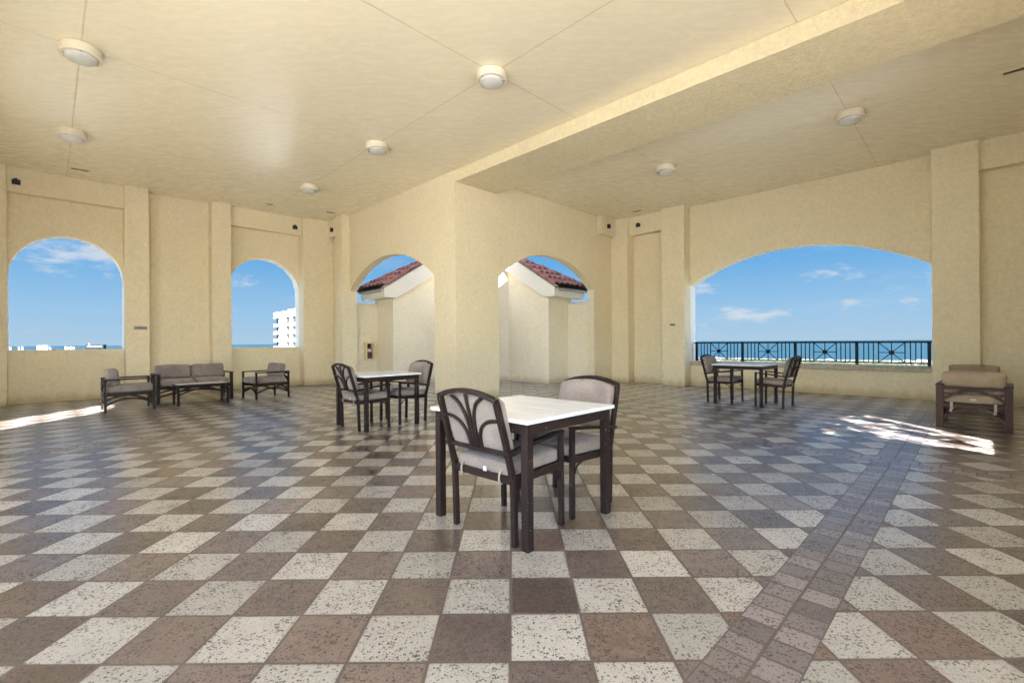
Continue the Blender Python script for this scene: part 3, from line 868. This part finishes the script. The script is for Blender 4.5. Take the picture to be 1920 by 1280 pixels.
chair0 = make_chair(); table0 = make_table()
first = {'c': True, 't': True}
def put_chair(x, y, deg, label):
    o = chair0 if first['c'] else copy_tree(chair0); first['c'] = False
    o.location = (x, y, 0); o.rotation_euler = (0, 0, R(deg)); tag(o, label, 'chair', 'dining chairs at the white tables')
def put_table(x, y, deg, label):
    o = table0 if first['t'] else copy_tree(table0); first['t'] = False
    o.location = (x, y, 0); o.rotation_euler = (0, 0, R(deg)); tag(o, label, 'table', 'white topped dining tables')
def uvxy(u, v): p = UV(u, v); return p.x, p.y
put_table(0.072, 3.24, 46, 'white topped square table in the middle of the floor, nearest the camera')
put_table(-1.99, 6.86, 46, 'white topped square table standing left of the corner pillar')
put_table(4.45, 8.85, 44, 'white topped square table in front of the sea arch railing')
put_chair(-0.03, 3.06, 47, 'dark metal chair with its fan pattern back to the camera at the nearest table')
put_chair(0.375, 3.49, 225, 'dark metal chair facing the camera on the far side of the nearest table')
put_chair(-2.11, 6.66, 44, 'dark metal chair with its fan back showing, left of the table beside the corner pillar')
put_chair(-1.68, 7.14, 226, 'dark metal chair facing the camera, right of the table beside the corner pillar')
put_chair(*uvxy(9.43, 3.50), -47, 'dark metal chair on the left side of the table by the sea arch')
put_chair(*uvxy(9.37, 2.61), 133, 'dark metal chair on the right side of the table by the sea arch')

# ------------------------------------------------------------------ lounge furniture
def arch_pts(a, b, z0, z1, n=12):
    a = Vector(a); b = Vector(b); out = []
    for i in range(n + 1):
        t = i / n; p = a.lerp(b, t); p.z = z0 + (z1 - z0) * (1 - (2 * t - 1) ** 2); out.append(p)
    return out
def lounge_frame(root, W, D, lw=0.05, lt=0.05, M_metal=M_metal):
    hx, hy = D / 2, W / 2
    for sx in (-1, 1):
        for sy in (-1, 1):
            x0, x1 = sorted((sx * hx, sx * (hx - lt))); y0, y1 = sorted((sy * hy, sy * (hy - lw)))
            mesh_obj('leg', boxes((x0, x1, y0, y1, 0, 0.565)), M_metal, root, bevel=0.003)
    for sy in (-1, 1):
        y0, y1 = sorted((sy * (hy + 0.006), sy * (hy - lw - 0.006)))
        mesh_obj('arm', boxes((-hx - 0.004, hx + 0.006, y0, y1, 0.567, 0.592)), M_metal, root, bevel=0.004)
    bm = bmesh.new(); m = 0.03
    for sy in (-1, 1):
        y0, y1 = sorted((sy * (hy - 0.008), sy * (hy - 0.038)))
        box(bm, -hx + lt, hx - lt, y0, y1, 0.285, 0.335)
    box(bm, -hx + 0.008, -hx + 0.038, -hy + lw, hy - lw, 0.285, 0.335)
    box(bm, hx - 0.038, hx - 0.008, -hy + lw, hy - lw, 0.285, 0.335)
    box(bm, -hx + 0.04, hx - 0.04, -hy + 0.04, hy - 0.04, 0.320, 0.334)
    mesh_obj('seat_frame', bm, M_metal, root)
    bm = bmesh.new()
    for sy in (-1, 1): bar(bm, arch_pts((-hx + lt - .005, sy * (hy - lw / 2), 0), (hx - lt + .005, sy * (hy - lw / 2), 0), 0.13, 0.235), 0.028, 0.032)
    for sx in (-1, 1): bar(bm, arch_pts((sx * (hx - lt / 2), -hy + lw - .005, 0), (sx * (hx - lt / 2), hy - lw + .005, 0), 0.13, 0.25), 0.028, 0.032)
    mesh_obj('arched_stretcher', bm, M_metal, root)
    bm = bmesh.new()
    box(bm, -hx + 0.006, -hx + 0.042, -hy + lw, hy - lw, 0.525, 0.566)
    if W < 1.0: bar(bm, arch_pts((-hx + 0.022, -hy + lw - .005, 0), (-hx + 0.022, hy - lw + .005, 0), 0.385, 0.515), 0.028, 0.034)
    else:
        for k in (-1, 0, 1): box(bm, -hx + 0.012, -hx + 0.036, k * hy * 0.5 - 0.015, k * hy * 0.5 + 0.015, 0.335, 0.525)
    mesh_obj('backrest_frame', bm, M_metal, root)
def lounge_cushions(root, W, D, n, fab):
    hx, hy = D / 2, W / 2; inner = 2 * hy - 0.10; w = inner / n
    for k in range(n):
        y0 = -inner / 2 + k * w + 0.004; y1 = y0 + w - 0.008
        bm = bmesh.new(); cushion(bm, -hx + 0.05, hx + 0.012, y0, y1, 0.338, 0.462, r=0.035, puff=0.012)
        s = mesh_obj('seat_cushion', bm, fab, root, smooth=True)
        for y in (y0 + 0.10, y1 - 0.10):
            bm = bmesh.new(); bar(bm, [(-hx + 0.052, y, 0.37), (-hx - 0.004, y, 0.36), (-hx - 0.006, y, 0.275), (-hx + 0.01, y + 0.01, 0.22)], 0.028, 0.005, up=Vector((1, 0, 0.2)))
            mesh_obj('tie', bm, M_strap, s)
        mesh_obj('care_tag', boxes((-hx + 0.036, -hx + 0.046, (y0 + y1) / 2 - 0.03, (y0 + y1) / 2 + 0.03, 0.385, 0.408)), M_tag, s)
        bm = bmesh.new(); M = Matrix.Translation((-hx + 0.135, 0, 0.605)) @ Matrix.Rotation(R(-9), 4, 'Y')
        cushion(bm, -0.068, 0.075, y0, y1, -0.14, 0.150, r=0.036, puff=0.014, M=M, axis=0, arch=0.01)
        mesh_obj('back_cushion', bm, fab, root, smooth=True)
def make_armchair(fab, lw=0.05, lt=0.05, met=M_metal):
    root = empty('lounge_armchair'); lounge_frame(root, 0.72, 0.72, lw, lt, met); lounge_cushions(root, 0.72, 0.72, 1, fab); return root
g = 'low cushioned armchairs'
a0 = make_armchair(M_fabric, 0.036, 0.036); a0.location = UV(1.05, 11.17); a0.rotation_euler = (0, 0, A45)
tag(a0, 'dark framed lounge armchair left of the sofa with its cushion at the left', 'armchair', g)
a1 = copy_tree(a0); a1.location = UV(3.45, 11.26); a1.rotation_euler = (0, 0, A45 + R(186))
tag(a1, 'dark framed lounge armchair right of the sofa with its cushion at the right', 'armchair', g)
a2 = make_armchair(M_tan, 0.075, 0.05, M_metal_sunlit); a2.location = UV(8.93, 0.02); a2.rotation_euler = (0, 0, A45 - R(2))
tag(a2, 'tan cushioned armchair at the right turning its arched back frame to the camera', 'armchair', g)
a3 = make_armchair(M_tan, 0.075, 0.05, M_metal_sunlit); a3.location = UV(10.75, 0.03); a3.rotation_euler = (0, 0, A45 + R(180))
tag(a3, 'tan cushioned armchair half hidden behind another one, against the pillar right of the sea arch', 'armchair', g)
sf = empty('sofa'); lounge_frame(sf, 1.36, 0.74, 0.06, 0.06); lounge_cushions(sf, 1.36, 0.74, 2, M_fabric)
sf.location = UV(2.22, 12.02); sf.rotation_euler = (0, 0, A45 - R(90))
tag(sf, 'low two seat sofa with taupe cushions against the wall between the arched openings', 'sofa')

ct = empty('coffee_table', UV(2.19, 11.11), A45)
tag(ct, 'low dark framed coffee table with a pale top in front of the sofa', 'coffee table')
hx, hy = 0.44, 0.245
mesh_obj('tabletop', boxes((-hx + .012, hx - .012, -hy + .012, hy - .012, 0.398, 0.412)), M_stone, ct)
mesh_obj('top_frame', boxes((-hx, hx, -hy, -hy + .011, 0.375, 0.410), (-hx, hx, hy - .011, hy, 0.375, 0.410), (-hx, -hx + .011, -hy + .011, hy - .011, 0.375, 0.410), (hx - .011, hx, -hy + .011, hy - .011, 0.375, 0.410), (-hx + .011, hx - .011, -hy + .011, hy - .011, 0.380, 0.396)), M_metal, ct)
for sx in (-1, 1):
    for sy in (-1, 1):
        x0, x1 = sorted((sx * hx, sx * (hx - 0.045))); y0, y1 = sorted((sy * hy, sy * (hy - 0.035)))
        mesh_obj('leg', boxes((x0, x1, y0, y1, 0, 0.374)), M_metal, ct, bevel=0.003)
bm = bmesh.new()
for sy in (-1, 1): bar(bm, arch_pts((-hx + .04, sy * (hy - .018), 0), (hx - .04, sy * (hy - .018), 0), 0.22, 0.325), 0.022, 0.026)
for sx in (-1, 1): bar(bm, arch_pts((sx * (hx - .022), -hy + .03, 0), (sx * (hx - .022), hy - .03, 0), 0.22, 0.31), 0.022, 0.026)
mesh_obj('arched_stretcher', bm, M_metal, ct)

# unseen paddle-leaved plant added outside the return wall: its upright blades break up the sun on the floor
pm = empty('sun_blocking_plant', UV(4.2, -2.4)); tag(pm, 'unseen plant added outside the return wall, its paddle leaves cutting the sun into streaks', 'plant')
bm = bmesh.new(); lathe(bm, [(0, 0), (0.42, 0), (0.55, 0.60), (0.48, 0.60), (0.46, 0.52), (0, 0.52)], 28); mesh_obj('pot', bm, M_tile, pm)
px0 = UV(4.2, -2.4).x
blades = [(3.58, 0.44, 2.1, 5.3, 0.0), (3.90, 0.34, 2.1, 3.72, 0.1), (3.93, 0.34, 4.15, 5.4, -0.1), (4.20, 0.38, 2.1, 5.3, 0.15),
          (4.40, 0.20, 2.1, 4.3, -0.2), (4.60, 0.46, 2.0, 5.5, 0.0), (4.98, 0.42, 1.9, 3.10, 0.2), (4.95, 0.44, 4.05, 5.6, 0.1),
          (5.30, 0.36, 3.35, 4.45, -0.1), (5.25, 0.40, 1.9, 2.85, 0.0), (5.60, 0.40, 3.75, 5.7, 0.15), (5.62, 0.40, 2.0, 3.45, -0.15), (4.80, 0.14, 4.2, 5.6, 0.3)]
for xq, wq, zlo, zhi, dy_ in blades:
    bm = bmesh.new(); x1 = xq - 0.2 - px0
    stem = [Vector((x1 * k / 8 * 0.9 ** (8 - k) if k < 8 else x1, dy_ * k / 8, 0.5 + (zlo - 0.5) * k / 8)) for k in range(9)]
    tube(bm, stem, 0.02, 6); prev = None; n = 26
    for i in range(n + 1):
        f = i / n; z = zlo + (zhi - zlo) * f
        ww = wq * math.sin(math.pi * min(1, f * 0.97 + 0.03)) ** 0.6 / 2 * (1.0 + 0.35 * math.sin(i * 2.1 + xq * 9)) * random.uniform(0.75, 1.1)
        cx = x1 + 0.05 * math.sin(f * 3 + xq * 5)
        row = [bm.verts.new((cx - ww, dy_ + 0.03, z)), bm.verts.new((cx, dy_, z)), bm.verts.new((cx + ww, dy_ + 0.03, z))]
        if prev:
            for j in (0, 1):
                if not (random.random() < 0.08): bm.faces.new((prev[j], prev[j + 1], row[j + 1], row[j]))
        prev = row
    mesh_obj('leaf', bm, M_leaf, pm)

# ------------------------------------------------------------------ the world outside
GZ = -60.0
bm = bmesh.new()
vs = [bm.verts.new((60000 * math.cos(2 * math.pi * k / 96), 60000 * math.sin(2 * math.pi * k / 96), GZ - 1.0)) for k in range(96)]
bm.faces.new(vs); tag(mesh_obj('sea', bm, M_sea), None, None, kind='structure')
bm = bmesh.new()
pts = [(-22000, -22000), (9000, -22000), (9000, -4500), (1500, 1055), (700, 1647), (200, 2017), (100, 2080), (-250, 1700), (-700, 1200), (-1800, 700), (-22000, -3000)]
bm.faces.new([bm.verts.new((x, y, GZ)) for x, y in pts]); tag(mesh_obj('ground', bm, M_land), None, None, kind='structure')

# white apartment tower seen through the second opening
tw = empty('apartment_tower', UV(65.3, 185, GZ)); tw.rotation_euler = (0, 0, A45)
tag(tw, 'white apartment tower with recessed balconies seen through the second arched opening', 'building')
FU = 65.3; zt = EYE + 12.6
fl_z = [EYE + 7.3 - 3.0 * k for k in range(-1, 8)]
DP = 0.8
wpart('core', boxes((FU + DP + 0.01, FU + 16, 160.0, 202.0, GZ, zt - 0.2)), M_white, tw)
zs = [EYE + 7.4, EYE + 4.4, EYE + 1.4, EYE - 1.6, EYE - 4.6, EYE - 7.6, EYE - 10.6]
segs = ((185.6, 190.6), (179.0, 184.2), (196.2, 203.3))
bm = bmesh.new()
for a, b in ((190.6, 196.2), (184.2, 185.6), (160.0, 179.0)):
    box(bm, FU, FU + DP, a, b, GZ, zt)
for a, b in segs:
    box(bm, FU, FU + DP, a, b, zt - 2.3, zt)
    for k, z in enumerate(zs): box(bm, FU, FU + DP, a, b, z - 0.62, z + 0.48)
box(bm, FU + DP, FU + 8, 202.0, 203.3, zt - 2.3, zt)
for z in zs: box(bm, FU + DP, FU + 8, 202.0, 203.3, z - 0.62, z + 0.48)
box(bm, FU + 1.0, FU + 7, 165.0, 176.8, zt, zt + 4.2)
box(bm, FU + 1.0, FU + 7, 176.8, 190.0, zt, zt + 0.7)
wpart('wall', bm, M_white, tw)
for a, b in ((185.7, 190.5), (179.1, 184.1), (199.6, 201.9)):
    for k, z in enumerate(zs[:5]):
        top = z + 2.3 if k else zt - 2.35
        wpart('window', boxes((FU + DP - 0.07, FU + DP + 0.005, a, b, z + 0.5, top)), M_dark, tw)

def far_px(x, Y): return ((x - 960) / 870 * Y, Y)
def far_block(name, x0, x1, ytop, Y, mat, lab, depth=10, rows=0, cat='building', crown=None):
    xa, _ = far_px(x0, Y); xb_, _ = far_px(x1, Y); yh = 641 - 0.0079 * ((x0 + x1) / 2 - 960) ; z = EYE + (yh - ytop) * Y / 870
    c = (xa + xb_) / 2; w = (xb_ - xa) / 2
    root = empty(name, (c, Y, GZ)); tag(root, lab, cat)
    h = z - GZ
    mesh_obj('wall', boxes((-w, w, 0, depth, 0, h)), mat, root)
    bm = boxes((-w * 1.03, w * 1.03, -depth * .03, depth * 1.03, h, h + 1.2)); mesh_obj('roof', bm, mat, root)
    n = max(3, int(2 * w / 9))
    for k in range(n):
        a = -w + (k + 0.25) * 2 * w / n
        for r_ in range(rows): mesh_obj('window', boxes((a, a + w / n, -0.3, 0, h - 5 - r_ * 4.5, h - 2.5 - r_ * 4.5)), M_dark, root)
    return root, w, h
far_block('apartment_block', 69.5, 89, 649.2, 2100, M_white, 'white slab block on the skyline in the middle of the left arched opening', rows=4)
far_block('apartment_block', 90, 95, 652.5, 2300, M_grey, 'low grey block touching the right end of the white slab block on the skyline')
far_block('apartment_block', 17, 21, 651.5, 2000, M_weather, 'small pale block on the skyline at the left jamb of the left arched opening')
far_block('apartment_block', 34, 37, 651.5, 4200, M_grey, 'thin hazy tower on the skyline, left one of a pair near the left jamb')
far_block('apartment_block', 40, 43, 651, 4300, M_grey, 'thin hazy tower on the skyline, right one of a pair near the left jamb')
for k, x in enumerate((121, 126, 131.5, 136)):
    far_block('apartment_block', x, x + 3.3, 650.5 + (k % 2) * 0.6, 4600 + 100 * k, M_grey, ('first', 'second', 'third', 'fourth')[k] + ' from the left of four hazy towers beside the dark navy building on the skyline')
nb, w, h = far_block('office_building', 160.5, 194, 647.8, 900, M_navy, 'dark navy flat building with pale lettering strip on the skyline', depth=6)
bm = bmesh.new(); xs = -w * 0.80
for L in (0.24, 0.16, 0.46, 0.50):
    box(bm, xs * 1.0, xs + L * w * 0.98, -0.4, -0.02, h - 3.1, h - 1.3); xs += (L + 0.09) * w
mesh_obj('lettering', bm, M_pale, nb)
bm = boxes((-w * 0.78, -w * 0.66, 2, 5, h + 1.2, h + 2.6), (-w * 0.8, -w * 0.785, 3, 3.4, h + 1.2, h + 4.5)); mesh_obj('rooftop_plant', bm, M_pale, nb)

# beach houses by the shore
def house(x, y, w, d, h, rz, lab, mat):
    root = empty('beach_house', (x, y, GZ), rz); tag(root, lab, 'house', 'small houses along the beach')
    mesh_obj('wall', boxes((-w, w, -d, d, 0, h)), mat, root)
    bm = bmesh.new()
    b = [bm.verts.new(p) for p in ((-w * 1.1, -d * 1.1, h), (w * 1.1, -d * 1.1, h), (w * 1.1, d * 1.1, h), (-w * 1.1, d * 1.1, h))]
    r2 = [bm.verts.new(p) for p in ((-w * 0.5, 0, h + d * 0.6), (w * 0.5, 0, h + d * 0.6))]
    bm.faces.new(b); bm.faces.new((b[0], b[1], r2[1], r2[0])); bm.faces.new((b[2], b[3], r2[0], r2[1])); bm.faces.new((b[1], b[2], r2[1])); bm.faces.new((b[3], b[0], r2[0]))
    mesh_obj('roof', bm, M_weather, root)
def shore(x, off):      # a point off metres inland of the shore on the sight line through photo column x
    t = (x - 960) / 870; Y = (2165 - off * 1.25) / (1 + 0.74 * t); return t * Y, Y
for x, off, w, lab in ((1344, 330, 15, 'large pale house behind the star panel at the left end of the railing'), (1383, 300, 10, 'small pale house low behind the railing beside its second post'),
                       (1555, 260, 9, 'small pale house behind the third bay of the railing'), (1700, 250, 9, 'small pale house behind the right end star panel of the railing'),
                       (1728, 290, 15, 'wide pale house behind the last bars at the right end of the railing')):
    px, py = shore(x, off); house(px, py, w, w * 0.6, 8, R(random.uniform(-50, -30)), lab, M_weather)
# coastal trees: one mass of leaf clumps
bm = bmesh.new()
for k in range(900):
    x = random.uniform(1290, 1790); off = random.uniform(230, 520)
    px, py = shore(x, off); rr = random.uniform(2.5, 6)
    for q in range(7):
        c = Vector((px + random.gauss(0, rr * 0.7), py + random.gauss(0, rr * 0.7), GZ + random.uniform(0.5, rr * 1.6)))
        a = Vector((random.gauss(0, 1), random.gauss(0, 1), random.gauss(0, 1))).normalized(); b = a.orthogonal().normalized(); s = rr * 0.5
        bm.faces.new([bm.verts.new(c + a * s), bm.verts.new(c + b * s), bm.verts.new(c - a * s * 0.8), bm.verts.new(c - b * s)])
tag(mesh_obj('coastal_vegetation', bm, M_leaf), 'strip of green bushes and palms along the beach beyond the railing', 'trees', kind='stuff')

# ------------------------------------------------------------------ sky, sun, camera
w = bpy.data.worlds.new('World'); scene.world = w; w.use_nodes = True
t = NT(w.node_tree); bg = w.node_tree.nodes['Background']
sky = t.new('ShaderNodeTexSky', sky_type='NISHITA', sun_disc=False)
sky.sun_elevation = R(SUN_EL); sky.sun_rotation = R(180); sky.altitude = 60; sky.air_density = 1.0; sky.dust_density = 0.6; sky.ozone_density = 2.0
tc = t.new('ShaderNodeTexCoord'); d = tc.outputs['Generated']
dx, dy, dz = t.sep(d)
# flat-bottomed fair-weather cumulus: noise on a stretched direction sphere
off = t.new('ShaderNodeVectorMath', operation='ADD'); t.put(off.inputs[0], t.scalev(d, (1.0, 1.0, 2.6))); off.inputs[1].default_value = CLOUD_OFF
cd_ = off.outputs[0]
cl = t.noise(cd_, 8.0, 9, 0.60, 0.1)
cov = t.noise(cd_, 2.6, 2)
raw = t.m('ADD', cl, t.m('MULTIPLY', t.m('SUBTRACT', cov, 0.5), 0.7))
dens = t.step(raw, 0.55, 0.70)
wisp = t.m('MULTIPLY', t.step(t.noise(t.scalev(cd_, (1, 1, 1.8)), 3.0, 8, 0.65, 0.4), 0.48, 0.72), 0.22)
dens = t.m('MAXIMUM', dens, wisp)
dens = t.m('MULTIPLY', dens, t.step(dz, -0.01, 0.06))
el = t.m('MAXIMUM', dz, 0.0)
grad = t.ramp(el, [(0.0, (0.46, 0.66, 0.84)), (0.06, (0.35, 0.61, 0.88)), (0.16, (0.16, 0.46, 0.85)), (0.35, (0.07, 0.28, 0.70)), (1.0, (0.04, 0.18, 0.52))])
grad = t.scalev(grad, (SKYK,) * 3)
nis = t.scalev(sky.outputs[0], (NISK,) * 3)
side = t.step(t.m('SUBTRACT', t.m('MULTIPLY', dz, 1.2), dy), -0.30, 0.55)
col = t.mix(t.rng(side, 0, 1, 1.0, 0.0), nis, grad)
col = t.mix(t.m('MULTIPLY', dens, 0.62), col, (0.92 * SKYK, 0.90 * SKYK, 0.88 * SKYK))
t.put(bg.inputs[0], col); bg.inputs[1].default_value = 0.05

sd = bpy.data.lights.new('sun', 'SUN'); sd.energy = 3.8; sd.angle = R(0.53); sd.color = (1.0, 0.965, 0.91)
so = bpy.data.objects.new('sun', sd); so.rotation_euler = (R(90 - SUN_EL), 0, R(-SUN_AZ)); COL.objects.link(so)

cam = bpy.data.cameras.new('camera'); co = bpy.data.objects.new('camera', cam); COL.objects.link(co)
cam.sensor_width = 36; cam.lens = 36 * 870 / 1920; cam.clip_end = 100000; cam.clip_start = 0.05
co.location = (0, 0, EYE)
co.rotation_mode = 'QUATERNION'
co.rotation_quaternion = (Matrix.Rotation(R(90), 4, 'X') @ Matrix.Rotation(R(-0.40), 4, 'Z')).to_quaternion()
cam.shift_y = 1.0 / 1920
scene.camera = co
scene.view_settings.view_transform = 'Standard'; scene.view_settings.look = 'None'
scene.view_settings.exposure = EXPO; scene.view_settings.gamma = 1.0
c = scene.cycles; c.max_bounces = 12; c.diffuse_bounces = 7; c.glossy_bounces = 4; c.use_denoising = True
c.use_adaptive_sampling = True; c.adaptive_threshold = 0.03; c.adaptive_min_samples = 24
c.sample_clamp_indirect = 8.0
